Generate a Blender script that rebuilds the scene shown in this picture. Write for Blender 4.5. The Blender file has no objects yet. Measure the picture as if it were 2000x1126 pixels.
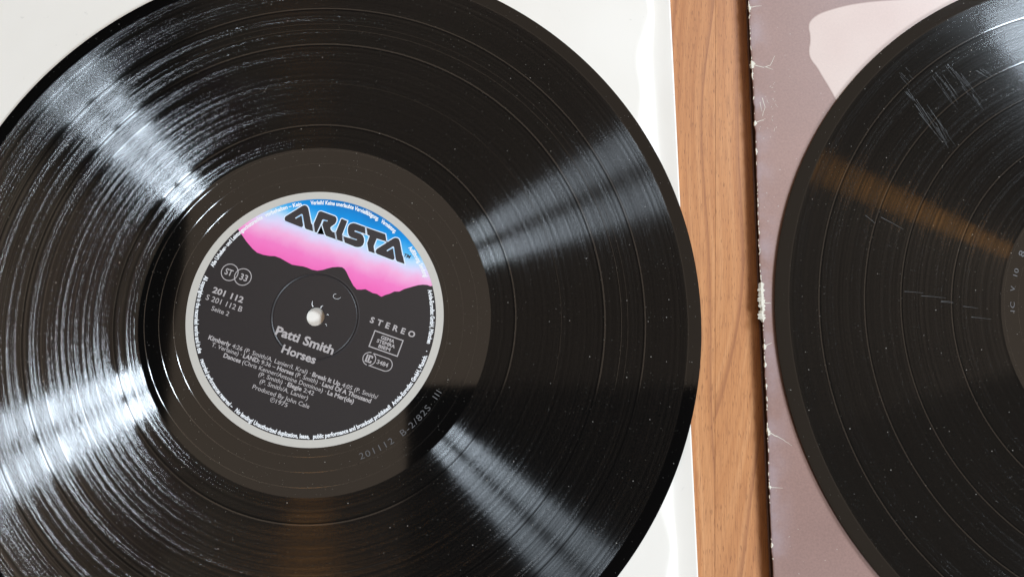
import bpy, bmesh, math, random
from mathutils import Matrix, Vector
from mathutils.geometry import tessellate_polygon

random.seed(7)
MM = 0.001
S = bpy.context.scene
COL = S.collection
R = math.radians

# ------------------------------------------------------------------ camera
cam_d = bpy.data.cameras.new('camera')
cam = bpy.data.objects.new('camera', cam_d)
COL.objects.link(cam)
cam_d.sensor_width = 36.0
cam_d.lens = 24.80
cam_d.clip_start = 0.005
cam_d.clip_end = 50.0
cam.matrix_world = Matrix.Translation((0.07207, -0.03033, 0.27765)) @ Matrix.Rotation(0.1501, 4, 'X') @ Matrix.Rotation(-0.01549, 4, 'Y')
S.camera = cam
S.view_settings.view_transform = 'Standard'
S.view_settings.look = 'None'
S.view_settings.exposure = 0.0
S.view_settings.gamma = 1.0

# ------------------------------------------------------------------ light
world = bpy.data.worlds.new('World')
S.world = world
world.use_nodes = True
bg = world.node_tree.nodes['Background']
bg.inputs[0].default_value = (0.9, 0.95, 1.0, 1)
bg.inputs[1].default_value = 0.012


def area(name, loc, target, sx, sy, radiance, col, shape='RECTANGLE'):
    d = bpy.data.lights.new(name, 'AREA')
    d.shape = shape
    d.size = sx
    d.size_y = sy
    a = sx * sy * (math.pi / 4 if shape in ('DISK', 'ELLIPSE') else 1)
    d.energy = radiance * math.pi * a
    d.color = col
    o = bpy.data.objects.new(name, d)
    COL.objects.link(o)
    o.location = loc
    v = Vector(target) - Vector(loc)
    o.rotation_euler = v.to_track_quat('-Z', 'Y').to_euler()
    return o


def window(az, dist, z0, z1, half_deg, gap_deg, radiance, col):
    """Two tall window panes either side of a mullion, upright, facing the table."""
    for s in (-1, 1):
        mid = az + s * (half_deg + gap_deg) / 2
        w = 2 * dist * math.tan(R((half_deg - gap_deg) / 2))
        x, y = dist * math.cos(R(mid)), dist * math.sin(R(mid))
        zc = (z0 + z1) / 2
        area('window_light', (x, y, zc), (0, 0, zc), w, z1 - z0, radiance, col)


window(37.5, 2.0, 1.08, 1.84, 8.6, 1.8, 68.0, (0.76, 0.88, 1.0))
window(-49.0, 2.0, 1.08, 1.86, 6.6, 1.2, 66.0, (0.76, 0.88, 1.0))
# daylight bounced down from the pale ceiling
# (the person standing at the near side of the table shades the part above them)
CEIL = (1.0, 0.79, 0.61)
area('ceiling_light', (-0.5975, 0.60, 2.0), (-0.5975, 0.60, 0), 0.745, 2.6, 0.85, CEIL)
area('ceiling_light', (0.8375, 0.95, 2.0), (0.8375, 0.95, 0), 2.125, 1.9, 0.85, CEIL)
area('ceiling_light', (1.425, -0.40, 2.0), (1.425, -0.40, 0), 0.95, 0.8, 0.85, CEIL)
# warm pendant lamp above the far side of the table
area('lamp_light', (-0.37, 1.02, 0.86), (0.1, 0.05, 0), 0.24, 0.24, 3.2, (1.0, 0.43, 0.07), 'DISK')


# ------------------------------------------------------------------ node helpers
class NT:
    def __init__(self, name):
        self.m = bpy.data.materials.new(name)
        self.m.use_nodes = True
        self.t = self.m.node_tree
        self.t.nodes.clear()

    def n(self, kind, **kw):
        nd = self.t.nodes.new(kind)
        for k, v in kw.items():
            setattr(nd, k, v)
        return nd

    def put(self, sock, v):
        if isinstance(v, bpy.types.NodeSocket):
            self.t.links.new(v, sock)
        elif v is not None:
            if isinstance(v, (tuple, list)) and sock.type == 'RGBA' and len(v) == 3:
                v = (*v, 1)
            sock.default_value = v

    def math(self, op, a, b=None, c=None, clamp=False):
        nd = self.n('ShaderNodeMath', operation=op, use_clamp=clamp)
        for i, v in enumerate((a, b, c)):
            self.put(nd.inputs[i], v)
        return nd.outputs[0]

    def vm(self, op, a, b=None, scale=None):
        nd = self.n('ShaderNodeVectorMath', operation=op)
        self.put(nd.inputs[0], a)
        if b is not None:
            self.put(nd.inputs[1], b)
        if scale is not None:
            self.put(nd.inputs['Scale'], scale)
        return nd.outputs['Value'] if op in ('LENGTH', 'DOT_PRODUCT') else nd.outputs[0]

    def sstep(self, v, a, b, o0=0.0, o1=1.0):
        nd = self.n('ShaderNodeMapRange', interpolation_type='SMOOTHSTEP')
        for k, x in zip(('Value', 'From Min', 'From Max', 'To Min', 'To Max'), (v, a, b, o0, o1)):
            self.put(nd.inputs[k], x)
        return nd.outputs['Result']

    def noise(self, vec=None, scale=5.0, detail=2.0, rough=0.5, dims='3D', w=None):
        nd = self.n('ShaderNodeTexNoise', noise_dimensions=dims)
        if vec is not None:
            self.put(nd.inputs['Vector'], vec)
        if w is not None:
            self.put(nd.inputs['W'], w)
        nd.inputs['Scale'].default_value = scale
        nd.inputs['Detail'].default_value = detail
        nd.inputs['Roughness'].default_value = rough
        return nd.outputs['Fac']

    def ramp(self, fac, stops, interp='LINEAR'):
        nd = self.n('ShaderNodeValToRGB')
        cr = nd.color_ramp
        cr.interpolation = interp
        while len(cr.elements) < len(stops):
            cr.elements.new(0.5)
        for e, (pos, c) in zip(cr.elements, stops):
            e.position = pos
            e.color = (*c, 1) if len(c) == 3 else c
        self.put(nd.inputs[0], fac)
        return nd.outputs[0]

    def mix(self, fac, a, b, blend='MIX'):
        nd = self.n('ShaderNodeMix', data_type='RGBA', blend_type=blend)
        self.put(nd.inputs[0], fac)
        self.put(nd.inputs[6], a)
        self.put(nd.inputs[7], b)
        return nd.outputs[2]

    def comb(self, x, y, z):
        nd = self.n('ShaderNodeCombineXYZ')
        for i, v in enumerate((x, y, z)):
            self.put(nd.inputs[i], v)
        return nd.outputs[0]

    def obj(self):
        return self.n('ShaderNodeTexCoord').outputs['Object']

    def sep(self, v):
        nd = self.n('ShaderNodeSeparateXYZ')
        self.put(nd.inputs[0], v)
        return nd.outputs

    def bump(self, h, strength=0.3, dist=0.0002):
        nd = self.n('ShaderNodeBump')
        nd.inputs['Strength'].default_value = strength
        nd.inputs['Distance'].default_value = dist
        self.put(nd.inputs['Height'], h)
        return nd.outputs[0]

    def principled(self, color, rough, normal=None, spec=0.5, coat=0.0, coat_rough=0.1):
        nd = self.n('ShaderNodeBsdfPrincipled')
        self.put(nd.inputs['Base Color'], color)
        self.put(nd.inputs['Roughness'], rough)
        self.put(nd.inputs['Specular IOR Level'], spec)
        self.put(nd.inputs['Coat Weight'], coat)
        self.put(nd.inputs['Coat Roughness'], coat_rough)
        if normal is not None:
            self.put(nd.inputs['Normal'], normal)
        return nd.outputs[0]

    def out(self, sh):
        o = self.n('ShaderNodeOutputMaterial')
        self.t.links.new(sh, o.inputs['Surface'])
        return self.m


def srgb(r, g, b):
    f = lambda c: c / 255 / 12.92 if c / 255 <= 0.04045 else ((c / 255 + 0.055) / 1.055) ** 2.4
    return (f(r), f(g), f(b))


# ------------------------------------------------------------------ materials
def vinyl_material(name, gaps, dead_r, lead_in, seed, tone, land_loss=0.038, other=0.15):
    """Black vinyl: V-grooves whose two walls throw light across the groove, smooth land between,
    smooth run-out and lead-in.  All radii in millimetres."""
    t = NT(name)
    pos = t.obj()
    x, y, z = t.sep(pos)[0:3]
    px, py = t.math('MULTIPLY', x, 1000.0), t.math('MULTIPLY', y, 1000.0)
    r = t.math('SQRT', t.math('ADD', t.math('MULTIPLY', px, px), t.math('MULTIPLY', py, py)))
    th = t.math('ARCTAN2', px, t.math('MULTIPLY', py, -1.0))       # seam straight "up"
    er = t.vm('NORMALIZE', t.comb(px, py, 0.0))
    et = t.vm('CROSS_PRODUCT', (0, 0, 1), er)
    # zones
    grooved = t.math('MULTIPLY', t.sstep(r, dead_r - 0.15, dead_r + 0.15), t.sstep(r, lead_in - 0.2, lead_in + 0.2, 1, 0))
    gapm = None
    quiet = None
    gline = None
    for g, w in gaps:
        d = t.math('ABSOLUTE', t.math('SUBTRACT', r, g))
        a = t.sstep(d, w * 0.45, w, 1, 0)
        q = t.sstep(d, w * 0.8, w * 3.0, 1, 0)
        ln = t.sstep(t.math('ABSOLUTE', t.math('SUBTRACT', r, g + 0.25 * w)), w * 0.22, w * 0.42, 1, 0)
        gline = ln if gline is None else t.math('MAXIMUM', gline, ln)
        gapm = a if gapm is None else t.math('MAXIMUM', gapm, a)
        quiet = q if quiet is None else t.math('MAXIMUM', quiet, q)
    # loudness along the radius, slow and fast
    w0 = t.math('ADD', r, 37.0 * seed)
    slow = t.noise(dims='1D', w=w0, scale=0.16, detail=2.0, rough=0.6)
    fast = t.noise(dims='1D', w=w0, scale=0.9, detail=3.0, rough=0.65)
    loud = t.math('MULTIPLY', t.sstep(slow, 0.37, 0.56), t.sstep(fast, 0.40, 0.60))
    loud = t.math('MULTIPLY', loud, t.math('SUBTRACT', 1.0, quiet))
    # modulated groove: grain running along the groove, tilts the wall sideways
    gr = t.comb(t.math('MULTIPLY', r, 6.0), t.math('MULTIPLY', th, 230.0), 0.0)
    g1 = t.math('SUBTRACT', t.noise(gr, scale=1.0, detail=1.5, rough=0.7), 0.5)
    gr2 = t.comb(t.math('MULTIPLY', r, 6.0), t.math('MULTIPLY', th, 30.0), 3.0)
    g2 = t.math('SUBTRACT', t.noise(gr2, scale=1.0, detail=2.0, rough=0.6), 0.5)
    u = t.math('MULTIPLY', t.math('ADD', g1, t.math('MULTIPLY', g2, 0.35)), 3.0)
    jit = t.math('MULTIPLY', t.math('ADD', t.math('MULTIPLY', u, t.math('ABSOLUTE', u)), t.math('MULTIPLY', u, 0.5)), t.math('MULTIPLY_ADD', loud, JIT, 0.06))
    jit = t.math('MULTIPLY', jit, t.math('SUBTRACT', 1.0, gapm))
    side = t.vm('SCALE', et, scale=jit)
    soft = t.vm('SCALE', side, scale=other)         # the other channel's wall is cut more quietly
    # the pressing is not quite flat
    warp = t.math('SUBTRACT', t.noise(pos, scale=16.0, detail=1.0), 0.5)
    up = t.vm('ADD', (0, 0, 1), t.vm('SCALE', er, scale=t.math('MULTIPLY', warp, 0.02)))
    lobes = []
    wallgain = t.math('MULTIPLY', t.math('MULTIPLY_ADD', t.sstep(fast, 0.3, 0.7), 0.75, 0.6), grooved)
    wallgain = t.math('MULTIPLY', wallgain, t.math('ADD', 1.0, t.math('MULTIPLY', t.math('SUBTRACT', gapm, gline), -0.65)))
    wallc = t.math('MULTIPLY', wallgain, WALL)
    for sgn in (1, -1):
        nrm = t.vm('NORMALIZE', t.vm('ADD', t.vm('ADD', up, soft if sgn > 0 else side), t.vm('SCALE', er, scale=sgn * 0.77)))
        g = t.n('ShaderNodeBsdfAnisotropic')
        g.distribution = 'GGX'
        wc = t.math('MULTIPLY', wallc, 0.75 if sgn > 0 else 1.1)
        t.put(g.inputs['Color'], t.comb(wc, wc, wc))
        t.put(g.inputs['Roughness'], t.math('MULTIPLY_ADD', gapm, -0.01, 0.166))
        g.inputs['Anisotropy'].default_value = 0.776
        t.put(g.inputs['Normal'], nrm)
        t.put(g.inputs['Tangent'], et)
        lobes.append(g.outputs[0])
    # flat land between grooves / smooth zones
    landc = t.math('MULTIPLY_ADD', grooved, -land_loss, 0.045)
    landc = t.math('MULTIPLY', landc, t.sstep(r, lead_in, lead_in + 0.6, 1.0, 0.62))
    landc = t.math('MULTIPLY', landc, t.math('MULTIPLY_ADD', gapm, -0.6, 1.0))
    landc = t.math('MULTIPLY_ADD', t.math('MULTIPLY', gline, grooved), 0.040, landc)
    land = t.n('ShaderNodeBsdfAnisotropic')
    t.put(land.inputs['Color'], t.comb(landc, landc, landc))
    t.put(land.inputs['Roughness'], t.math('MULTIPLY_ADD', grooved, 0.05, 0.05))
    t.put(land.inputs['Anisotropy'], t.math('MULTIPLY', grooved, 0.5))
    t.put(land.inputs['Normal'], t.vm('NORMALIZE', t.vm('ADD', up, t.vm('SCALE', side, scale=0.03))))
    t.put(land.inputs['Tangent'], et)
    # run-out spiral: a lone groove winding in, ~6 mm pitch
    sp = t.math('FRACT', t.math('DIVIDE', t.math('ADD', r, t.math('MULTIPLY', th, 5.6 / (2 * math.pi))), 5.6))
    line = t.math('MULTIPLY', t.sstep(t.math('ABSOLUTE', t.math('SUBTRACT', sp, 0.5)), 0.012, 0.030, 1, 0),
                  t.math('MULTIPLY', t.sstep(r, dead_r - 0.3, dead_r, 1, 0), t.sstep(r, 50.2, 50.6)))
    run = t.n('ShaderNodeBsdfAnisotropic')
    lc = t.math('MULTIPLY', line, 0.16)
    t.put(run.inputs['Color'], t.comb(lc, lc, lc))
    run.inputs['Roughness'].default_value = 0.22
    run.inputs['Anisotropy'].default_value = 0.72
    t.put(run.inputs['Normal'], t.vm('NORMALIZE', t.vm('ADD', (0, 0, 1), t.vm('SCALE', er, scale=-0.75))))
    t.put(run.inputs['Tangent'], et)
    lobes += [land.outputs[0], run.outputs[0]]
    dif = t.n('ShaderNodeBsdfDiffuse')
    t.put(dif.inputs[0], tone)
    acc = dif.outputs[0]
    for l in lobes:
        a = t.n('ShaderNodeAddShader')
        t.t.links.new(acc, a.inputs[0])
        t.t.links.new(l, a.inputs[1])
        acc = a.outputs[0]
    # dust
    masks = None
    for sc, rad, keep in ((130.0, 0.026, 0.66), (330.0, 0.032, 0.84), (620.0, 0.045, 0.86)):
        v = t.n('ShaderNodeTexVoronoi', voronoi_dimensions='2D')
        v.inputs['Scale'].default_value = sc
        t.put(v.inputs['Vector'], t.vm('ADD', pos, (seed, seed * 0.7, 0)))
        c = t.sep(v.outputs['Color'])
        k = t.math('GREATER_THAN', c[0], keep)
        rr = t.math('MULTIPLY', c[1], rad)
        m = t.math('MULTIPLY', k, t.math('LESS_THAN', v.outputs['Distance'], rr))
        masks = m if masks is None else t.math('MAXIMUM', masks, m)
    dd = t.n('ShaderNodeBsdfDiffuse')
    dd.inputs[0].default_value = (0.34, 0.32, 0.29, 1)
    mx = t.n('ShaderNodeMixShader')
    t.put(mx.inputs[0], t.math('MULTIPLY', masks, 0.8))
    t.t.links.new(acc, mx.inputs[1])
    t.t.links.new(dd.outputs[0], mx.inputs[2])
    return t.out(mx.outputs[0])


WALL = 0.066
JIT = 0.68
GAPS1 = ((77.6, 0.9), (112.4, 1.0), (128.2, 0.9), (95.5, 0.25), (119.0, 0.4), (121.5, 0.25))
GAPS2 = ((80.9, 0.8), (100.9, 0.8), (115.2, 0.8), (133.1, 0.8))
M = {}
M['vinyl'] = vinyl_material('black_vinyl', GAPS1, 68.1, 145.0, 1.0, (0.0026, 0.0023, 0.0022))
M['vinyl2'] = vinyl_material('black_vinyl_scuffed', GAPS2, 61.5, 145.0, 2.3, (0.0028, 0.0027, 0.0026), 0.0365, 0.30)


def flat(name, col, rough=0.6, spec=0.3, mottling=0.06, scale=900.0):
    t = NT(name)
    n = t.noise(t.obj(), scale=scale, detail=2.0)
    k = t.math('MULTIPLY_ADD', n, mottling * 2, 1.0 - mottling)
    c = t.vm('SCALE', col, scale=k)
    return t.out(t.principled(c, rough, spec=spec, normal=t.bump(n, 0.08, 0.00005)))


M['label_black'] = flat('label_charcoal_print', (0.020, 0.0175, 0.019), 0.42, 0.5, 0.10)
M['label_grey'] = flat('label_grey_band', (0.53, 0.495, 0.44), 0.5, 0.3, 0.03)
M['print_grey'] = flat('grey_ink', (0.42, 0.38, 0.37), 0.5, 0.3, 0.05)
M['print_white'] = flat('white_ink', (0.86, 0.86, 0.86), 0.5, 0.3, 0.02)
M['logo_ink'] = flat('charcoal_ink', (0.036, 0.031, 0.033), 0.45, 0.4, 0.05)
M['logo_glow'] = flat('pale_airbrush', (0.72, 0.80, 0.90), 0.5, 0.3, 0.03)
M['etch'] = flat('stamped_vinyl', (0.10, 0.10, 0.105), 0.4, 0.5, 0.2)
M['scratch'] = flat('scuffed_vinyl', (0.065, 0.065, 0.068), 0.5, 0.5, 0.4, 3000.0)
M['plain_label'] = flat('plain_label_paper', (0.10, 0.09, 0.085), 0.5, 0.3, 0.05)


def sky_material():
    t = NT('airbrushed_sky_print')
    p = t.obj()
    x, y, z = t.sep(p)[0:3]
    n = t.math('SUBTRACT', t.noise(p, scale=130.0, detail=3.0), 0.5)
    v = t.math('ADD', t.math('MULTIPLY', y, 1000.0), t.math('MULTIPLY', n, 5.0))
    xm = t.math('MULTIPLY', x, 1000.0)
    v = t.math('ADD', v, t.sstep(xm, 24.0, 42.0, 0.0, -1.5))
    f = t.math('DIVIDE', t.math('SUBTRACT', v, 14.0), 33.0, clamp=True)
    c = t.ramp(f, [(0.0, srgb(250, 95, 178)), (0.22, srgb(250, 128, 196)), (0.37, srgb(250, 178, 218)),
                   (0.48, srgb(228, 216, 244)), (0.57, srgb(190, 222, 246)), (0.66, srgb(90, 188, 238)),
                   (0.78, srgb(0, 146, 222)), (1.0, srgb(8, 110, 180))])
    c = t.vm('SCALE', c, scale=0.88)
    return t.out(t.principled(c, 0.5, spec=0.3))


M['sky'] = sky_material()


def wood_material():
    t = NT('reddish_veneer_wood')
    p = t.obj()
    oi = t.n('ShaderNodeObjectInfo').outputs['Random']
    off = t.comb(t.math('MULTIPLY', oi, 3.1), t.math('MULTIPLY', oi, 7.7), 0.0)
    q = t.vm('ADD', p, off)
    x, y, z = t.sep(q)[0:3]
    wob = t.math('SUBTRACT', t.noise(t.comb(t.math('MULTIPLY', x, 9.0), t.math('MULTIPLY', y, 2.5), 0.0), scale=1.0, detail=2.0), 0.5)
    xx = t.math('ADD', x, t.math('MULTIPLY', wob, 0.09))
    fine = t.noise(t.comb(t.math('MULTIPLY', x, 2600.0), t.math('MULTIPLY', y, 90.0), 0.0), scale=1.0, detail=3.0, rough=0.6)
    mid = t.noise(t.comb(t.math('MULTIPLY', xx, 420.0), t.math('MULTIPLY', y, 9.0), 0.0), scale=1.0, detail=3.0, rough=0.55)
    broad = t.noise(t.comb(t.math('MULTIPLY', xx, 75.0), t.math('MULTIPLY', y, 3.0), 1.0), scale=1.0, detail=2.0)
    ring = t.math('FRACT', t.math('MULTIPLY', xx, 62.0))
    vein = t.math('MULTIPLY', t.sstep(ring, 0.86, 0.97), t.sstep(ring, 0.97, 1.0, 1, 0))
    pore = t.noise(t.comb(t.math('MULTIPLY', x, 3000.0), t.math('MULTIPLY', y, 260.0), 5.0), scale=1.0, detail=1.0)
    pore = t.sstep(pore, 0.62, 0.74)
    f = t.math('ADD', t.math('MULTIPLY', mid, 0.55), t.math('MULTIPLY', broad, 0.45))
    c = t.ramp(f, [(0.30, (0.40, 0.155, 0.058)), (0.48, (0.54, 0.238, 0.094)), (0.66, (0.65, 0.32, 0.142))])
    c = t.mix(t.math('MULTIPLY', vein, 0.60), c, (0.30, 0.12, 0.055))
    c = t.mix(t.math('MULTIPLY', t.sstep(fine, 0.42, 0.70), 0.42), c, (0.26, 0.10, 0.045))
    c = t.mix(t.math('MULTIPLY', pore, 0.7), c, (0.16, 0.06, 0.028))
    return t.out(t.principled(c, 0.42, normal=t.bump(fine, 0.12, 0.0001), spec=0.35))


M['wood'] = wood_material()
M['substrate'] = flat('dark_board', (0.05, 0.03, 0.02), 0.8, 0.2)


def sleeve_white():
    t = NT('laminated_white_card')
    p = t.obj()
    n = t.noise(p, scale=14.0, detail=3.0)
    g = t.noise(p, scale=1400.0, detail=2.0)
    sp = t.sstep(t.noise(p, scale=260.0, detail=2.0), 0.70, 0.78)
    c = t.ramp(n, [(0.3, (0.77, 0.715, 0.64)), (0.7, (0.82, 0.77, 0.70))])
    c = t.mix(t.math('MULTIPLY', sp, 0.25), c, (0.45, 0.42, 0.37))
    h = t.math('ADD', t.noise(p, scale=60.0, detail=2.0), t.math('MULTIPLY', g, 0.04))
    return t.out(t.principled(c, 0.5, normal=t.bump(h, 0.25, 0.0006), spec=0.3, coat=0.2, coat_rough=0.2))


M['white_card'] = sleeve_white()
M['card_edge'] = flat('raw_card_edge', (0.62, 0.56, 0.46), 0.8, 0.1, 0.15, 1500.0)


def sleeve_mauve():
    t = NT('mauve_brown_printed_card')
    p = t.obj()
    n = t.noise(p, scale=11.0, detail=3.0)
    g = t.noise(p, scale=1100.0, detail=3.0, rough=0.7)
    c = t.ramp(n, [(0.3, (0.255, 0.150, 0.125)), (0.7, (0.345, 0.208, 0.172))])
    c = t.vm('SCALE', c, scale=t.math('MULTIPLY_ADD', g, 0.5, 0.75))
    x, y, z = t.sep(p)[0:3]
    # rubbed paler along the worn edge
    rub = t.math('MULTIPLY', t.sstep(x, -0.1575, -0.147, 1, 0), t.sstep(t.noise(p, scale=90.0, detail=3.0), 0.35, 0.7))
    c = t.mix(t.math('MULTIPLY', rub, 0.35), c, (0.42, 0.36, 0.40))
    sp = t.sstep(t.noise(p, scale=700.0, detail=1.0), 0.755, 0.79)
    c = t.mix(t.math('MULTIPLY', sp, 0.5), c, (0.6, 0.55, 0.5))
    return t.out(t.principled(c, 0.48, normal=t.bump(g, 0.10, 0.0001), spec=0.35, coat=0.15, coat_rough=0.3))


M['mauve_card'] = sleeve_mauve()


def pale_print():
    t = NT('pale_pink_print')
    at = t.n('ShaderNodeAttribute', attribute_name='blend')
    p = t.obj()
    g = t.noise(p, scale=1100.0, detail=3.0, rough=0.7)
    n = t.noise(p, scale=22.0, detail=2.0)
    c = t.ramp(n, [(0.3, (0.58, 0.43, 0.375)), (0.7, (0.65, 0.52, 0.455))])
    c = t.mix(at.outputs['Fac'], (0.30, 0.18, 0.15), c)
    c = t.vm('SCALE', c, scale=t.math('MULTIPLY_ADD', g, 0.16, 0.92))
    return t.out(t.principled(c, 0.48, normal=t.bump(g, 0.10, 0.0001), spec=0.35))


M['pale_print'] = pale_print()
M['shaded_spine'] = flat('mauve_card_shade_tone', (0.05, 0.030, 0.024), 0.8, 0.2)  # dark mauve: shade on the sleeve's side is put into the colour
M['chip'] = flat('torn_card_fibre', (0.74, 0.69, 0.58), 0.85, 0.1, 0.25, 2500.0)


# ------------------------------------------------------------------ mesh helpers (input in millimetres)
def link(name, verts, faces, mat, parent=None, smooth=False):
    me = bpy.data.meshes.new(name)
    me.from_pydata([(a * MM, b * MM, c * MM) for a, b, c in verts], [], faces)
    me.materials.append(mat)
    if smooth:
        me.shade_smooth()
    me.update()
    o = bpy.data.objects.new(name, me)
    COL.objects.link(o)
    if parent:
        o.parent = parent
    return o


def empty(name, loc, rz=0.0):
    o = bpy.data.objects.new(name, None)
    COL.objects.link(o)
    o.empty_display_size = 0.02
    o.location = [v * MM for v in loc]
    o.rotation_euler = (0, 0, rz)
    return o


def tag(o, label, cat, group=None):
    o['label'] = label
    o['category'] = cat
    if group:
        o['group'] = group
    return o


def box(x0, x1, y0, y1, z0, z1):
    v = [(x, y, z) for z in (z0, z1) for y in (y0, y1) for x in (x0, x1)]
    f = [(0, 2, 3, 1), (4, 5, 7, 6), (0, 1, 5, 4), (2, 6, 7, 3), (0, 4, 6, 2), (1, 3, 7, 5)]
    return v, f


def bevel_box(name, dims, mat, parent=None, bev=0.15):
    v, f = box(*dims)
    o = link(name, v, f, mat, parent)
    bm = bmesh.new()
    bm.from_mesh(o.data)
    bmesh.ops.bevel(bm, geom=bm.edges[:], offset=bev * MM, segments=2, affect='EDGES')
    bm.to_mesh(o.data)
    bm.free()
    return o


def area2(p):
    return sum(p[i][0] * p[(i + 1) % len(p)][1] - p[(i + 1) % len(p)][0] * p[i][1] for i in range(len(p))) / 2


def prism(outline, z0, z1):
    """Thin printed piece from a 2D outline: a filled top face and its edge."""
    p = list(outline)
    if area2(p) < 0:
        p.reverse()
    n = len(p)
    v = [(x, y, z1) for x, y in p] + [(x, y, z0) for x, y in p]
    tris = tessellate_polygon([[Vector((x, y, 0)) for x, y in p]])
    f = []
    for a, b, c in tris:
        cr = (p[b][0] - p[a][0]) * (p[c][1] - p[a][1]) - (p[b][1] - p[a][1]) * (p[c][0] - p[a][0])
        f.append((a, b, c) if cr > 0 else (a, c, b))
    f += [(i, i + n, (i + 1) % n + n, (i + 1) % n) for i in range(n)]
    return v, f


def grow(p, d):
    """Outline pushed outward by d."""
    p = list(p)
    if area2(p) < 0:
        p.reverse()
    n = len(p)
    out = []
    for i in range(n):
        a, b, c = Vector(p[i - 1]), Vector(p[i]), Vector(p[(i + 1) % n])
        e1, e2 = (b - a).normalized(), (c - b).normalized()
        n1, n2 = Vector((e1.y, -e1.x)), Vector((e2.y, -e2.x))
        m = n1 + n2
        if m.length < 1e-4:
            m = n1
        m.normalize()
        k = min(1.8, 1 / max(0.3, m.dot(n1)))
        q = b + m * d * k
        out.append((q.x, q.y))
    return out


def ring(r0, r1, z0, z1, seg=96, a0=0.0, a1=2 * math.pi, c=(0, 0)):
    closed = abs(a1 - a0 - 2 * math.pi) < 1e-6
    n = seg if closed else seg + 1
    v, f = [], []
    for i in range(n):
        a = a0 + (a1 - a0) * i / seg
        ca, sa = math.cos(a), math.sin(a)
        for rr, zz in ((r0, z0), (r1, z0), (r1, z1), (r0, z1)):
            v.append((c[0] + rr * ca, c[1] + rr * sa, zz))
    m = n if closed else n - 1
    for i in range(m):
        a, b = 4 * i, 4 * ((i + 1) % n)
        for k in range(4):
            k2 = (k + 1) % 4
            f.append((a + k, a + k2, b + k2, b + k))
    return v, f


def lathe(profile, seg):
    """profile: (r, z) from top inner edge outward, round and back; closed loop."""
    v, f = [], []
    n = len(profile)
    for i in range(seg):
        a = 2 * math.pi * i / seg
        ca, sa = math.cos(a), math.sin(a)
        v += [(r * ca, r * sa, z) for r, z in profile]
    for i in range(seg):
        a, b = i * n, ((i + 1) % seg) * n
        for k in range(n):
            k2 = (k + 1) % n
            f.append((a + k, a + k2, b + k2, b + k))
    return v, f


_text = {}


def glyphs(body, weight=0.0, spacing=1.0, shear=0.0):
    """2D verts and faces of a line of lettering; x from 0, cap height 1."""
    key = (body, weight, spacing, shear)
    if key in _text:
        return _text[key]
    cu = bpy.data.curves.new('lettering', 'FONT')
    cu.body = body
    cu.size = 1.0
    cu.resolution_u = 3
    cu.offset = weight
    cu.space_character = spacing
    cu.shear = shear
    ob = bpy.data.objects.new('lettering', cu)
    COL.objects.link(ob)
    dg = bpy.context.evaluated_depsgraph_get()
    me = ob.evaluated_get(dg).to_mesh()
    vs = [(v.co.x, v.co.y) for v in me.vertices]
    fs = [tuple(p.vertices) for p in me.polygons]
    ob.evaluated_get(dg).to_mesh_clear()
    bpy.data.objects.remove(ob)
    bpy.data.curves.remove(cu)
    k = 1.0 / 0.73
    vs = [(x * k, y * k) for x, y in vs]
    if vs:
        x0 = min(x for x, _ in vs)
        vs = [(x - x0, y) for x, y in vs]
    _text[key] = (vs, fs)
    return vs, fs


def fix_up(v, f):
    out = []
    for p in f:
        a, b, c = v[p[0]], v[p[1]], v[p[2]]
        cr = (b[0] - a[0]) * (c[1] - a[1]) - (b[1] - a[1]) * (c[0] - a[0])
        out.append(p if cr >= 0 else tuple(reversed(p)))
    return out


def text_line(name, segs, x0, x1, y, cap, z, mat, parent, spacing=1.0, shear=0.0, gap=0.42):
    """segs: [(text, weight)]; fitted between x0 and x1 on baseline y."""
    V, F, cur = [], [], 0.0
    for body, wt in segs:
        vs, fs = glyphs(body, wt, spacing, shear)
        o = len(V)
        V += [(a + cur, b) for a, b in vs]
        F += [tuple(i + o for i in p) for p in fs]
        cur = max(a for a, _ in V) + gap
    w = cur - gap
    sx = (x1 - x0) / w
    V = [(x0 + a * sx, y + b * cap, z) for a, b in V]
    return link(name, V, fix_up(V, F), mat, parent)


def text_arc(name, body, a0, a1, rb, cap, z, mat, parent, weight=0.03, inward=False, spacing=1.0):
    """Lettering bent round a circle between angles a0 and a1 (degrees).  inward: tops face the centre."""
    vs, fs = glyphs(body, weight, spacing)
    w = max(a for a, _ in vs)
    V = []
    for a, b in vs:
        ang = R(a0 + (a1 - a0) * a / w)
        rr = rb - b * cap if inward else rb + b * cap
        V.append((rr * math.cos(ang), rr * math.sin(ang), z))
    return link(name, V, fix_up(V, fs), mat, parent)


def stroke(pts, w0, w1, z):
    """A thin flat mark along a polyline, tapering from w0 to w1."""
    v, f = [], []
    n = len(pts)
    for i, (x, y) in enumerate(pts):
        a = pts[max(0, i - 1)]
        b = pts[min(n - 1, i + 1)]
        d = Vector((b[0] - a[0], b[1] - a[1])).normalized()
        w = (w0 + (w1 - w0) * i / max(1, n - 1)) / 2
        v += [(x - d.y * w, y + d.x * w, z), (x + d.y * w, y - d.x * w, z)]
    for i in range(n - 1):
        f.append((2 * i, 2 * i + 1, 2 * i + 3, 2 * i + 2))
    return v, f


def join(parts):
    V, F = [], []
    for v, f in parts:
        o = len(V)
        V += v
        F += [tuple(i + o for i in p) for p in f]
    return V, F


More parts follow.
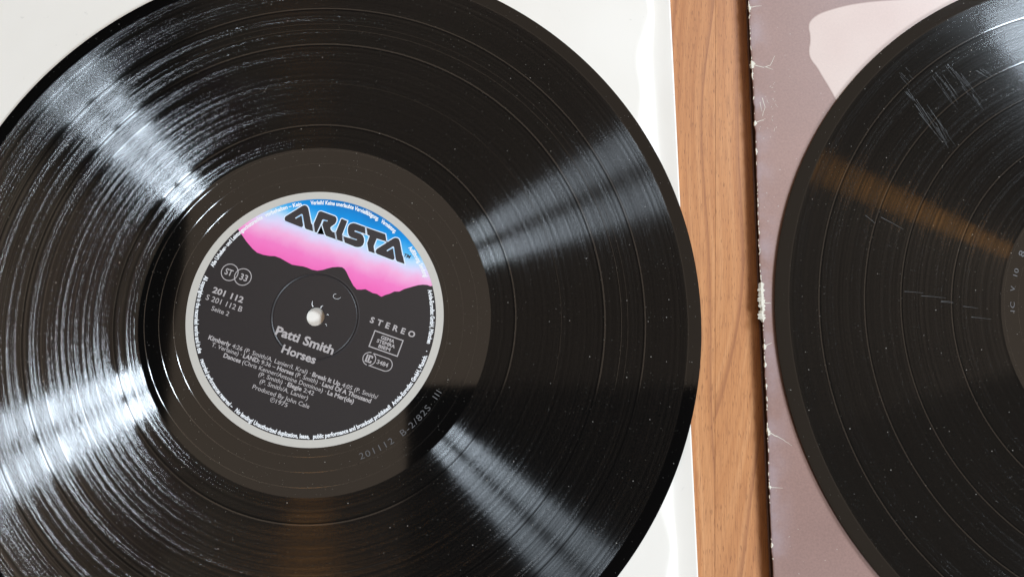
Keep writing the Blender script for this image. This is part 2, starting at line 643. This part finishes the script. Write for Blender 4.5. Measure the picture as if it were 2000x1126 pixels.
# ------------------------------------------------------------------ table
TROT = R(-2.71)
table = bpy.data.objects.new('tabletop', bpy.data.meshes.new('tabletop'))
v, f = box(-560, 760, -520, 560, -26, -8.2)
table.data.from_pydata([(a * MM, b * MM, c * MM) for a, b, c in v], [], f)
table.data.materials.append(M['substrate'])
COL.objects.link(table)
table.location = (158.0 * MM, 18.0 * MM, 0)
table.rotation_euler = (0, 0, TROT)
table['kind'] = 'structure'
table['label'] = 'reddish brown wooden tabletop with a narrow board joint'
PW = 132.0
for i in range(-4, 6):
    x0 = i * PW
    pl = bevel_box('plank', (x0 + 0.03, x0 + PW - 0.03, -519, 559, -8, 0), M['wood'], table, 0.07)

# ------------------------------------------------------------------ white sleeve under the first record
SL_T = 2.9


def sstep(t, a, b):
    t = min(1, max(0, (t - a) / (b - a)))
    return t * t * (3 - 2 * t)


sl = empty('record_sleeve', (144.9 - 157.5, 4.0, 0), R(0.55))
tag(sl, 'white laminated record sleeve lying under the record with the pink and blue label', 'record sleeve')


def sleeve_height(x, y):
    d = 157.5 - x
    e = min(157.5 + x, 157.5 - abs(y))
    w = 0.5 * math.sin(y * 0.043 + 0.6) + 0.3 * math.sin(y * 0.11 + 2.0)
    h = 0.95 + (SL_T - 0.95) * sstep(d + w, 7.2, 13.6 + 3.6 * math.sin(y * 0.13 + 1.1) * math.sin(y * 0.047 + 2.3) + 1.6 * math.sin(y * 0.031)) * sstep(e, 0.0, 9.0)
    h += 0.10 * math.sin(y * 0.09 + 1.0) * sstep(d, 7, 9) * (1 - sstep(d, 9, 13))
    h += 0.25 * math.sin(y * 0.021 + 0.5) * (1 - sstep(d, 0, 8)) * 0.5 + 0.75 * (1 - sstep(d, -3, 8))
    return h


xs = [-157.5 + 3 * i for i in range(97)] + [133.5 + 0.6 * i for i in range(1, 41)]
ys = [-157.5 + 2.5 * j for j in range(127)]
V, F = [], []
for t_ in (0, 1):
    for yy in ys:
        for xx in xs:
            V.append((xx, yy, sleeve_height(xx, yy) - (0.42 if t_ else 0.0)))
nx, ny = len(xs), len(ys)
for j in range(ny - 1):
    for i in range(nx - 1):
        a = j * nx + i
        F.append((a, a + 1, a + nx + 1, a + nx))
        b = a + nx * ny
        F.append((b, b + nx, b + nx + 1, b + 1))
N = nx * ny
for i in range(nx - 1):
    F.append((i, i + N, i + 1 + N, i + 1))
    a = (ny - 1) * nx + i
    F.append((a, a + 1, a + 1 + N, a + N))
for j in range(ny - 1):
    a = j * nx
    F.append((a, a + nx, a + nx + N, a + N))
    a = j * nx + nx - 1
    F.append((a, a + N, a + nx + N, a + nx))
link('front_panel', V, F, M['white_card'], sl, True)
bevel_box('back_panel', (-157.3, 157.2, -157.3, 157.3, 0.02, 0.40), M['card_edge'], sl, 0.08)

# ------------------------------------------------------------------ mauve sleeve under the second record
S2T = 4.40
s2 = empty('record_sleeve', (174.5 + 157.5, 0, 0), R(-0.78))
tag(s2, 'worn mauve brown record sleeve with chipped white left edge and pale pink print', 'record sleeve')
bevel_box('back_panel', (-157.5, 157.5, -157.5, 157.5, 0.02, 0.62), M['mauve_card'], s2, 0.12)
bevel_box('spine', (-157.1, -156.3, -157.3, 157.3, 0.63, S2T - 0.63), M['shaded_spine'], s2, 0.08)
# front panel with a slightly wavy, softened edge
V, F = [], []
xs = [-157.5, -157.42, -157.2, -156.8, -156.0, -154.0, -150.0] + [-140 + 29.75 * i for i in range(11)]
ys = [-157.5 + 2.1 * j for j in range(151)]
drop = [0.30, 0.16, 0.07, 0.02, 0, 0, 0] + [0] * 11
random.seed(21)
ragged = [random.gauss(0, 0.10) + 0.22 * math.sin(j * 0.13) for j in range(151)]
for t_ in (0, 1):
    for j, yy in enumerate(ys):
        for i, xx in enumerate(xs):
            V.append((xx + ragged[j] * max(0, 1 - (xx + 157.5) / 3.0), yy, S2T - (0.6 if t_ else drop[i])))
nx, ny = len(xs), len(ys)
N = nx * ny
for j in range(ny - 1):
    for i in range(nx - 1):
        a = j * nx + i
        F.append((a, a + 1, a + nx + 1, a + nx))
        F.append((a + N, a + nx + N, a + nx + 1 + N, a + 1 + N))
    a = j * nx
    F.append((a, a + nx, a + nx + N, a + N))
    a = j * nx + nx - 1
    F.append((a, a + N, a + nx + N, a + nx))
for i in range(nx - 1):
    F.append((i, i + N, i + 1 + N, i + 1))
    a = (ny - 1) * nx + i
    F.append((a, a + 1, a + 1 + N, a + N))
front2 = link('front_panel', V, F, M['mauve_card'], s2, False)

# world -> sleeve-local (mm)
_c2, _s2 = math.cos(R(-0.78)), math.sin(R(-0.78))


def to_s2(p):
    x, y = p[0] - 332.0, p[1]
    return (x * _c2 + y * _s2, -x * _s2 + y * _c2)


PALE = [(253.96,134.21),(240.87,133.57),(229.56,132.68),(220.98,131.48),(214.94,130.08),(209.74,128.47),(205.83,127.00),(202.95,125.04),(201.34,123.01),(200.98,120.76),(201.44,118.08),(201.29,114.51),(200.49,111.40),(200.49,108.74),(201.30,106.53),(203.22,103.89),(205.23,99.73),(207.44,95.58),(209.96,90.15)]
pale = [to_s2(q) for q in PALE] + [to_s2(q) for q in ((225, 55), (322, 55), (322, 126), (300, 136), (275, 135))]
# smooth the outline, then a narrow soft border ring
for _ in range(1):
    sm = []
    for i in range(len(pale)):
        a, b = pale[i], pale[(i + 1) % len(pale)]
        sm += [(a[0] * .75 + b[0] * .25, a[1] * .75 + b[1] * .25), (a[0] * .25 + b[0] * .75, a[1] * .25 + b[1] * .75)]
    pale = sm
if area2(pale) < 0:
    pale.reverse()
outr = grow(pale, 0.7)
n = len(pale)
zp = S2T + 0.03
tri = tessellate_polygon([[Vector((x, y, 0)) for x, y in pale]])
V = [(x, y, zp) for x, y in pale] + [(x, y, zp) for x, y in outr]
F = [tuple(t_) for t_ in tri] + [(i, i + n, (i + 1) % n + n, (i + 1) % n) for i in range(n)]
pp = link('printed_patch', V, fix_up(V, F), M['pale_print'], s2)
at = pp.data.attributes.new('blend', 'FLOAT', 'POINT')
at.data.foreach_set('value', [1.0] * n + [0.0] * n)

# worn edge: chips of bare card fibre and the cracks that run in from them
random.seed(5)
parts = []


def chip(y, length, depth, over=0.25):
    """Ragged bare patch along the top-left edge, folding a little over the side."""
    k = max(4, int(length / 0.35))
    xs_in, xs_out, yy = [], [], []
    for i in range(k + 1):
        u = i / k
        env = math.sin(math.pi * min(1, max(0, u))) ** 0.5
        j = max(0, min(150, int((y + length * (u - .5) + 157.5) / 2.1)))
        e = -157.5 + ragged[j]
        xs_out.append(e - over * env * random.uniform(0.5, 1.3))
        xs_in.append(e + depth * env * random.uniform(0.3, 1.2) + 0.05)
        yy.append(y + length * (u - .5))
    v, f = [], []
    for a, b, c in zip(xs_out, xs_in, yy):
        e = max(a, -157.6 + ragged[max(0, min(150, int((c + 157.5) / 2.1)))])
        v += [(a, c, S2T - 0.45), (e, c, S2T + 0.05), (b, c, S2T + 0.045)]
    for i in range(k):
        q = 3 * i
        f += [(q, q + 1, q + 4, q + 3), (q + 1, q + 2, q + 5, q + 4)]
    parts.append((v, f))


y = -110.0
while y < 140:
    chip(y, random.uniform(0.4, 1.6), random.uniform(0.05, 0.35), random.uniform(0.05, 0.2))
    y += random.expovariate(1 / 2.2) + 0.6
for yy, ln, dp, ov in ((128, 3.0, 1.1, .5), (114, 1.2, .5, .3), (102.5, 3.6, 1.7, .7), (98, 2.0, .8, .3), (77, 2.4, 1.2, .5), (65, 3, .5, .2),
                       (3.5, 16.0, 1.2, 1.3), (9.0, 5.0, 1.6, 1.1), (-2.0, 5.0, 1.3, 1.6), (-14, 2.5, .8, .5), (-21, 2.2, .7, .4),
                       (-34, 2, .5, .3), (-46.5, 3.2, 1.2, .5), (-67, 1.6, .8, .4), (-29, 1.5, .5, .3), (-88, 2.0, .5, .3)):
    chip(yy, ln, dp, ov)
v, f = join(parts)
we = link('worn_edge', v, f, M['chip'], s2)
we['label'] = 'chipped bare white card along the edge'


def crack(pts, w0, w1):
    q = [pts[0]]
    for a, b in zip(pts, pts[1:]):
        for k in range(1, 5):
            u = k / 4
            q.append((a[0] + (b[0] - a[0]) * u + random.gauss(0, .06), a[1] + (b[1] - a[1]) * u + random.gauss(0, .06)))
    return stroke(q, w0, w1, S2T + 0.035)


E0 = -157.4
cracks = [crack([(E0, 128), (E0 + 5, 128.8)], .3, .08), crack([(E0, 102.5), (E0 + 4.5, 101.3), (E0 + 7.5, 102.2), (E0 + 9.6, 106.5)], .28, .12),
          crack([(E0 + 5, 101.6), (E0 + 8.5, 100.4)], .25, .08), crack([(E0, 77), (E0 + 4.5, 79.0)], .3, .1),
          crack([(E0 + 1, 3), (E0 + 3.4, 3.2)], .3, .15), crack([(E0, -14), (E0 + 3.2, -12.4)], .3, .08),
          crack([(E0, -46.5), (E0 + 3.5, -48.2)], .3, .25), crack([(E0 + 3.2, -47.9), (E0 + 6, -49.5), (E0 + 9, -51.5)], .2, .06),
          crack([(E0, -67), (E0 + 5, -67.3)], .22, .06), crack([(E0 + 3.5, 88), (E0 + 4.5, 84), (E0 + 3.2, 80)], .25, .1),
          crack([(E0 + 2.5, 86), (E0 + 3.2, 82)], .2, .1)]
for v, f in cracks:
    link('crack', v, fix_up(v, f), M['chip'], s2)
specks = []
for _ in range(26):
    cx, cy = E0 + random.uniform(1, 9), random.uniform(70, 95)
    specks.append(crack([(cx, cy), (cx + random.gauss(0, .5), cy + random.gauss(0, .6))], .12, .06))
v, f = join(specks)
rub = link('rubbed_specks', v, fix_up(v, f), M['chip'], s2)
rub['kind'] = 'stuff'


# ------------------------------------------------------------------ records
def disc_profile(dead_r):
    top = [(3.65, 1.50), (4.0, 1.56), (49.9, 1.56), (50.2, 1.40), (dead_r, 1.38), (90, 1.38), (120, 1.38), (144.6, 1.38), (145.2, 1.42), (146.2, 1.50),
           (148.8, 1.47), (149.7, 1.36), (150.3, 1.12), (150.5, 0.85), (150.3, 0.55), (149.8, 0.25), (149.0, 0.06), (146.0, 0.0), (4.0, 0.0), (3.65, 0.06)]
    return top


def make_disc(parent, mat, dead_r):
    v, f = lathe(list(reversed(disc_profile(dead_r))), 360)
    o = link('disc', v, f, mat, parent, True)
    return o


rec = empty('vinyl_record', (0, 0, SL_T + 0.02))
tag(rec, 'black vinyl record with pink and blue mountain label lying on the white sleeve', 'vinyl record')
disc = make_disc(rec, M['vinyl'], 68.1)

# stamped run-out number
text_arc('stamped_number', '201112  B-2/82S  III', -70.6, -30.7, 57.4, 2.5, 1.405, M['etch'], disc, weight=-0.008, inward=True, spacing=1.15)

# --- paper label
LROT = R(-19.4)
prof = [(3.65, 0.0), (3.65, 0.10), (4.2, 0.12), (16.0, 0.12), (16.2, -0.02), (16.4, -0.02), (16.75, 0.20), (16.95, 0.20), (17.3, 0.12), (49.7, 0.12), (49.85, 0.0)]
v, f = lathe(list(reversed(prof)), 256)
label = link('paper_label', v, f, M['label_black'], rec)
label.location = (0, 0, 1.565 * MM)
label.rotation_euler = (0, 0, LROT)
label['label'] = 'charcoal paper label with grey band, pink and blue sky and logo lettering'
Z = 0.14          # first print layer
Z2_, Z3_, Z4_ = 0.165, 0.19, 0.215
v, f = ring(46.8, 49.75, 0.11, Z, 256)
link('grey_band', v, f, M['label_grey'], label)

LOGO = [
   [(-25.59,32.09),(-25.75,32.65),(-25.57,33.21),(-20.92,39.35),(-20.39,39.77),(-19.66,39.90),(-19.03,39.72),(-18.40,39.14),(-15.01,33.81),(-14.47,33.50),(-13.13,31.13),(-16.12,31.04),(-16.76,31.43),(-19.49,36.01),(-19.90,36.17),(-20.18,36.00),(-21.88,33.81),(-21.46,33.55),(-19.90,35.51),(-19.60,35.27),(-17.77,32.13),(-17.73,31.61),(-18.08,31.17),(-18.66,31.11),(-25.02,31.41),(-25.41,31.71)] ,
   [(-14.00,33.99),(-13.97,38.94),(-13.73,39.42),(-13.15,39.72),(-7.41,39.67),(-6.69,39.40),(-6.16,38.70),(-6.01,37.87),(-6.13,36.86),(-7.27,35.14),(-7.29,34.60),(-6.74,33.92),(-5.94,33.50),(-5.07,33.51),(-3.61,31.08),(-7.59,31.12),(-8.30,31.61),(-10.77,34.78),(-10.81,36.44),(-9.37,36.72),(-9.26,37.11),(-11.19,36.95),(-11.47,36.56),(-11.42,34.90),(-11.63,31.14),(-12.41,31.07)] ,
   [(-4.27,39.63),(-1.99,39.47),(-1.92,33.60),(-0.59,31.10),(-2.97,31.08),(-4.56,33.72),(-4.50,39.43)] ,
   [(-0.51,36.22),(-0.81,37.24),(-0.77,38.18),(-0.27,38.97),(0.64,39.50),(1.60,39.63),(5.46,39.56),(6.65,37.01),(2.33,36.97),(2.06,36.61),(2.43,36.44),(4.84,36.47),(5.91,36.03),(6.77,35.11),(7.33,33.67),(7.30,32.44),(6.73,31.56),(5.73,31.03),(4.71,30.81),(0.20,31.05),(-1.17,33.22),(4.18,33.48),(4.39,33.82),(1.71,33.89),(0.78,34.21),(0.04,35.08)] ,
   [(6.08,39.53),(14.04,39.52),(15.55,36.88),(11.47,36.77),(11.42,33.48),(12.80,30.92),(10.28,30.95),(8.61,33.72),(8.52,36.85),(7.46,36.99)] ,
   [(12.93,31.88),(12.90,32.48),(13.18,33.09),(17.59,38.93),(18.19,39.45),(19.04,39.61),(19.82,39.41),(20.54,38.54),(23.32,33.82),(23.76,33.47),(25.38,30.86),(22.24,30.85),(21.54,31.37),(19.23,35.63),(18.80,35.99),(18.48,35.77),(16.81,33.56),(17.21,33.29),(18.71,35.14),(19.00,35.04),(20.78,31.91),(20.91,31.45),(20.63,30.88),(19.97,30.77),(13.87,30.99),(13.26,31.29)] ,
]
RIDGE = [(-40.73,21.76),(-38.88,20.44),(-36.15,18.56),(-33.06,16.82),(-30.74,15.90),(-28.13,15.87),(-25.70,16.25),(-23.60,16.90),(-21.22,16.88),(-18.42,16.35),(-16.12,15.99),(-14.09,16.28),(-11.71,16.77),(-10.02,16.85),(-7.82,16.71),(-5.80,17.04),(-4.02,17.97),(-2.36,19.20),(-0.66,20.32),(1.18,21.10),(2.74,21.52),(3.93,21.20),(5.13,20.33),(6.88,18.58),(9.49,16.27),(11.39,15.23),(12.92,15.68),(14.54,16.46),(15.90,16.26),(17.72,15.96),(19.34,16.18),(21.44,15.69),(22.51,16.79),(24.18,18.02),(25.40,19.30),(27.28,19.96),(28.80,21.57),(31.16,23.26),(33.18,24.70),(34.99,25.56),(36.53,26.01),(38.03,25.98)]

# the sky: everything between the ridge and the band, smoothed a little
ridge = RIDGE[:]
a_end = math.atan2(ridge[-1][1], ridge[-1][0])
a_beg = math.atan2(ridge[0][1], ridge[0][0])
arc = [(46.78 * math.cos(a_end + (a_beg - a_end) * i / 90), 46.78 * math.sin(a_end + (a_beg - a_end) * i / 90)) for i in range(91)]
v, f = prism(ridge + arc, 0.125, Z)
link('sky_print', v, f, M['sky'], label)
for poly in LOGO:
    v, f = prism(grow(poly, 0.38), 0.14, Z2_)
    link('letter_glow', v, f, M['logo_glow'], label)
for poly in LOGO:
    v, f = prism(poly, 0.165, Z3_)
    link('logo_letter', v, f, M['logo_ink'], label)
text_line('trademark', [('TM', 0.03)], 23.95, 26.7, 33.55, 1.35, Z3_, M['logo_ink'], label, shear=0.2)

G, LB = M['print_grey'], label
B_, N_ = 0.030, 0.006
text_line('catalogue_number', [('201 112', B_)], -41.2, -28.5, -4.4, 2.35, Z, G, LB)
text_line('catalogue_number', [('S 201 112 B', N_)], -42.5, -27.5, -7.8, 2.15, Z, G, LB)
text_line('side_number', [('Seite 2', N_)], -38.8, -31.6, -10.95, 1.8, Z, G, LB)
text_line('artist_name', [('Patti Smith', B_)], -12.1, 11.7, -11.5, 3.5, 0.225, G, LB)
text_line('album_title', [('Horses', B_)], -7.25, 6.55, -17.05, 3.2, 0.225, G, LB)
LN = [
    ([('Kimberly', B_), ('4:26 (P. Smith/A. Lanier/I. Kral) ·', N_), ('Break It Up', B_), ('4:05 (P. Smith/', N_)], -35.5, 33.9, -21.7),
    ([('T. Verlaine) ·', N_), ('LAND:', B_), ('9:36 –', N_), ('Horses', B_), ('(P. Smith) ·', N_), ('Land Of A Thousand', B_)], -33.3, 32.0, -23.85),
    ([('Dances', B_), ('(Chris Kenner/Antoine Dominoe) ·', N_), ('La Mer(de)', B_)], -27.4, 25.9, -26.15),
    ([('(P. Smith) ·', N_), ('Elegie', B_), ('2:42', N_)], -12.0, 10.5, -28.35),
    ([('(P. Smith/A. Lanier)', N_)], -10.6, 9.0, -30.7),
    ([('Produced By John Cale', N_)], -12.4, 10.7, -33.5),
]
for segs, x0, x1, yb in LN:
    text_line('track_list', segs, x0, x1, yb, 1.72, Z, G, LB)
text_line('year', [('1975', N_)], -2.0, 2.7, -35.75, 1.65, Z, G, LB)
text_line('phonogram_mark', [('P', N_)], -3.75, -3.1, -35.4, 1.0, Z, G, LB)
v, f = ring(0.80, 0.95, 0.12, Z, 32, c=(-3.4, -34.95))
link('phonogram_ring', v, f, G, LB)
text_line('stereo_mark', [('STEREO', B_)], 20.6, 39.0, 4.95, 2.3, Z, G, LB, spacing=1.75)

# rights-society box
bx0, bx1, by0, by1, w = 23.6, 35.6, -4.05, 2.75, 0.42
v, f = join([box(bx0, bx1, by1 - w, by1, .12, Z), box(bx0, bx1, by0, by0 + w, .12, Z), box(bx0, bx0 + w, by0 + w, by1 - w, .12, Z),
             box(bx1 - w, bx1, by0 + w, by1 - w, .12, Z)])
link('outline_box', v, f, G, LB)
for s_, xa, xb, yb in (('GEMA', 26.9, 32.4, 0.40), ('STEMRA', 25.9, 33.3, -1.35), ('BIEM', 27.2, 32.0, -3.10)):
    text_line('box_lettering', [(s_, B_)], xa, xb, yb, 1.35, Z, G, LB)
# label-code pill
r1, w = 2.62, 0.32
p0, p1, yc = 25.6, 32.4, -8.3
v, f = join([box(p0, p1, yc + r1 - w, yc + r1, .12, Z), box(p0, p1, yc - r1, yc - r1 + w, .12, Z),
             ring(r1 - w, r1, .12, Z, 40, math.pi / 2, 3 * math.pi / 2, (p0, yc)), ring(r1 - w, r1, .12, Z, 40, -math.pi / 2, math.pi / 2, (p1, yc)),
             ring(r1 - w, r1, .12, Z, 40, -math.pi / 2, math.pi / 2, (p0, yc))])
link('outline_pill', v, f, G, LB)
bars = [[(-1.35, 1.45), (-0.75, 1.45), (-0.75, -1.0), (-0.1, -1.0), (-0.1, -1.5), (-1.35, -1.5)],
        [(-0.45, 1.45), (0.95, 1.45), (1.2, 1.2), (1.2, 0.45), (0.65, 0.45), (0.65, 0.95), (0.2, 0.95), (0.2, -1.0), (0.65, -1.0),
         (0.65, -0.5), (1.2, -0.5), (1.2, -1.25), (0.95, -1.5), (0.0, -1.5), (0.0, -0.85), (-0.45, -0.85)]]
v, f = join([prism([(p0 + a, yc + b) for a, b in q], .12, Z) for q in bars])
link('pill_letters', v, f, G, LB)
text_line('label_code', [('3484', 0.018)], 28.75, 33.35, -9.05, 1.65, Z, G, LB)
# stereo / 33 circles
for cx, s_, tx in ((-37.70, 'ST', -38.0), (-32.17, '33', -31.75)):
    v, f = ring(3.10, 3.42, .12, Z if s_ == 'ST' else Z + 0.004, 64, c=(cx, 5.1))
    link('outline_circle', v, f, G, LB)
    text_line('circle_lettering', [(s_, 0.018)], tx - 1.55, tx + 1.55, 5.1 - 1.25, 2.55, Z, G, LB)

# lettering round the rim (angles as seen, turned back by the label's own turn)
D_ = 19.4
W_ = M['print_white']
for body, a0, a1 in (('Alle Urheber- und Leistungsschutzrechte', 154.4, 119.4), ('vorbehalten – Kein', 118.1, 99.0),
                     ('Verleih! Keine unerlaubte Vervielfältigung,', 94.5, 58.6), ('Vermietung,', 57.0, 47.7),
                     ('Aufführung, Sendung!', 37.4, 19.9), ('Ariola-Eurodisc GmbH, München', 13.4, -13.5), ('·', -17.0, -17.5)):
    text_arc('rim_lettering', body, a0 + D_, a1 + D_, 44.65, 1.65, Z3_, W_, label, 0.034)
for body, a0, a1 in (('All copyrights in the recorded works and in the', 159.7, 198.0), ('recorded performances reserved –', 201.1, 229.1),
                     ('No lending! Unauthorized duplication, lease,', 231.2, 269.6), ('public performance and broadcast prohibited!', 271.3, 311.0),
                     ('Ariola-Eurodisc GmbH, Munich.', 312.3, 340.8)):
    text_arc('rim_lettering', body, a0 + D_, a1 + D_, 46.25, 1.65, Z3_, W_, label, 0.034, inward=True)

# nicks where the spindle has scuffed the paper, and the pressed squiggle above the hole
nick = []
for a, l0, l1, w in ((104, 3.9, 6.2, .40), (58, 3.9, 5.2, .38), (8, 4.6, 5.3, .28), (-36, 4.9, 5.9, .16)):
    nick.append(stroke([(rr * math.cos(R(a + k)) , rr * math.sin(R(a + k))) for rr, k in ((l0, 0), ((l0 + l1) / 2, 2), (l1, -3))], w, .12, 0.135))
nick.append(stroke([(-15.4 * math.cos(R(a)), -15.4 * math.sin(R(a))) for a in (22, 24)], .9, .5, 0.17))
nick.append(stroke([(7.3 + 1.3 * math.cos(u) + .25 * u, 7.2 + 1.3 * math.sin(u) + .2 * u) for u in [k * .35 for k in range(4, 17)]], .12, .10, 0.135))
v, f = join(nick)
nk = link('spindle_scuffs', v, fix_up(v, f), M['print_white'], label)
nk.rotation_euler = (0, 0, -LROT)

# --- second record
C2 = (329.5, -2.3)
rec2 = empty('vinyl_record', (C2[0], C2[1], S2T + 0.06))
tag(rec2, 'scratched black vinyl record lying on the worn mauve brown sleeve', 'vinyl record')
disc2 = make_disc(rec2, M['vinyl2'], 61.5)
v, f = lathe(list(reversed([(3.65, 0.0), (3.65, 0.10), (4.2, 0.12), (49.7, 0.12), (49.85, 0.0)])), 192)
l2 = link('paper_label', v, f, M['plain_label'], rec2)
l2.location = (0, 0, 1.565 * MM)

# stamped marks in its run-out
for body, a0, a1, rb, cap in (('1C', 176.0, 172.2, 56.2, 1.8), ('V', 167.9, 165.9, 56.4, 1.9), ('10', 161.6, 158.4, 56.4, 1.8), ('8', 153.0, 150.8, 56.2, 2.6)):
    text_arc('stamped_number', body, a0, a1, rb, cap, 1.405, M['etch'], disc2, weight=0.0)
random.seed(11)


def scratch_group(x, y, ang, n, length, spread, w):
    """Short side-by-side scuffs on the second record, millimetres from its centre."""
    out = []
    for _ in range(n):
        ox = random.uniform(-spread, spread)
        oy = random.uniform(-length * .35, length * .35)
        ln = length * random.uniform(.25, 1.0)
        a = R(ang + random.gauss(0, 1.6))
        c, s_ = math.cos(a), math.sin(a)
        bx, by = x + c * oy - s_ * ox, y + s_ * oy + c * ox
        bow = random.gauss(0, .08)
        out.append(stroke([(bx + c * ln * u - s_ * bow * math.sin(math.pi * (u + .5)), by + s_ * ln * u + c * bow * math.sin(math.pi * (u + .5)))
                           for u in (-.5, -.25, 0, .25, .5)], w * random.uniform(.4, 1), w * .3, 1.388))
    return out


marks = []
for x, y, ang, n, ln, sp, w in ((-83, 84, -60, 10, 20, 2.6, .11), (-88, 93, -52, 7, 5, 2.2, .09), (-74.5, 97, -60, 10, 14, 2.2, .10),
                                (-68.5, 100, -56, 8, 14, 2.2, .10), (-58, 103, -35, 5, 7, 1.5, .12), (-62.5, 90, -57, 7, 8, 2.6, .09),
                                (-78, 78, -68, 7, 10, 2.0, .10), (-92, 100, -50, 5, 6, 5, .10)):
    marks += scratch_group(x, y, ang, n, ln, sp, w)
for a, b in (((-99.1, 11.9), (-91.6, 11.3)), ((-92.5, 10.2), (-82.7, 9.3)), ((-84.8, 8.1), (-80.1, 7.7)), ((-85.0, 7.8), (-80.0, 7.3)),
             ((-76.3, 6.0), (-70.4, 5.2)), ((-73.5, 1.8), (-65.7, 0.9)), ((-112.1, 42.6), (-108.4, 39.3)), ((-105.8, 41.8), (-97.3, 36.9))):
    marks.append(stroke([a, ((a[0] + b[0]) / 2, (a[1] + b[1]) / 2 + .08), b], .15, .06, 1.388))
v, f = join(marks)
sc_ = link('scuff_marks', v, fix_up(v, f), M['scratch'], disc2)
sc_['kind'] = 'stuff'
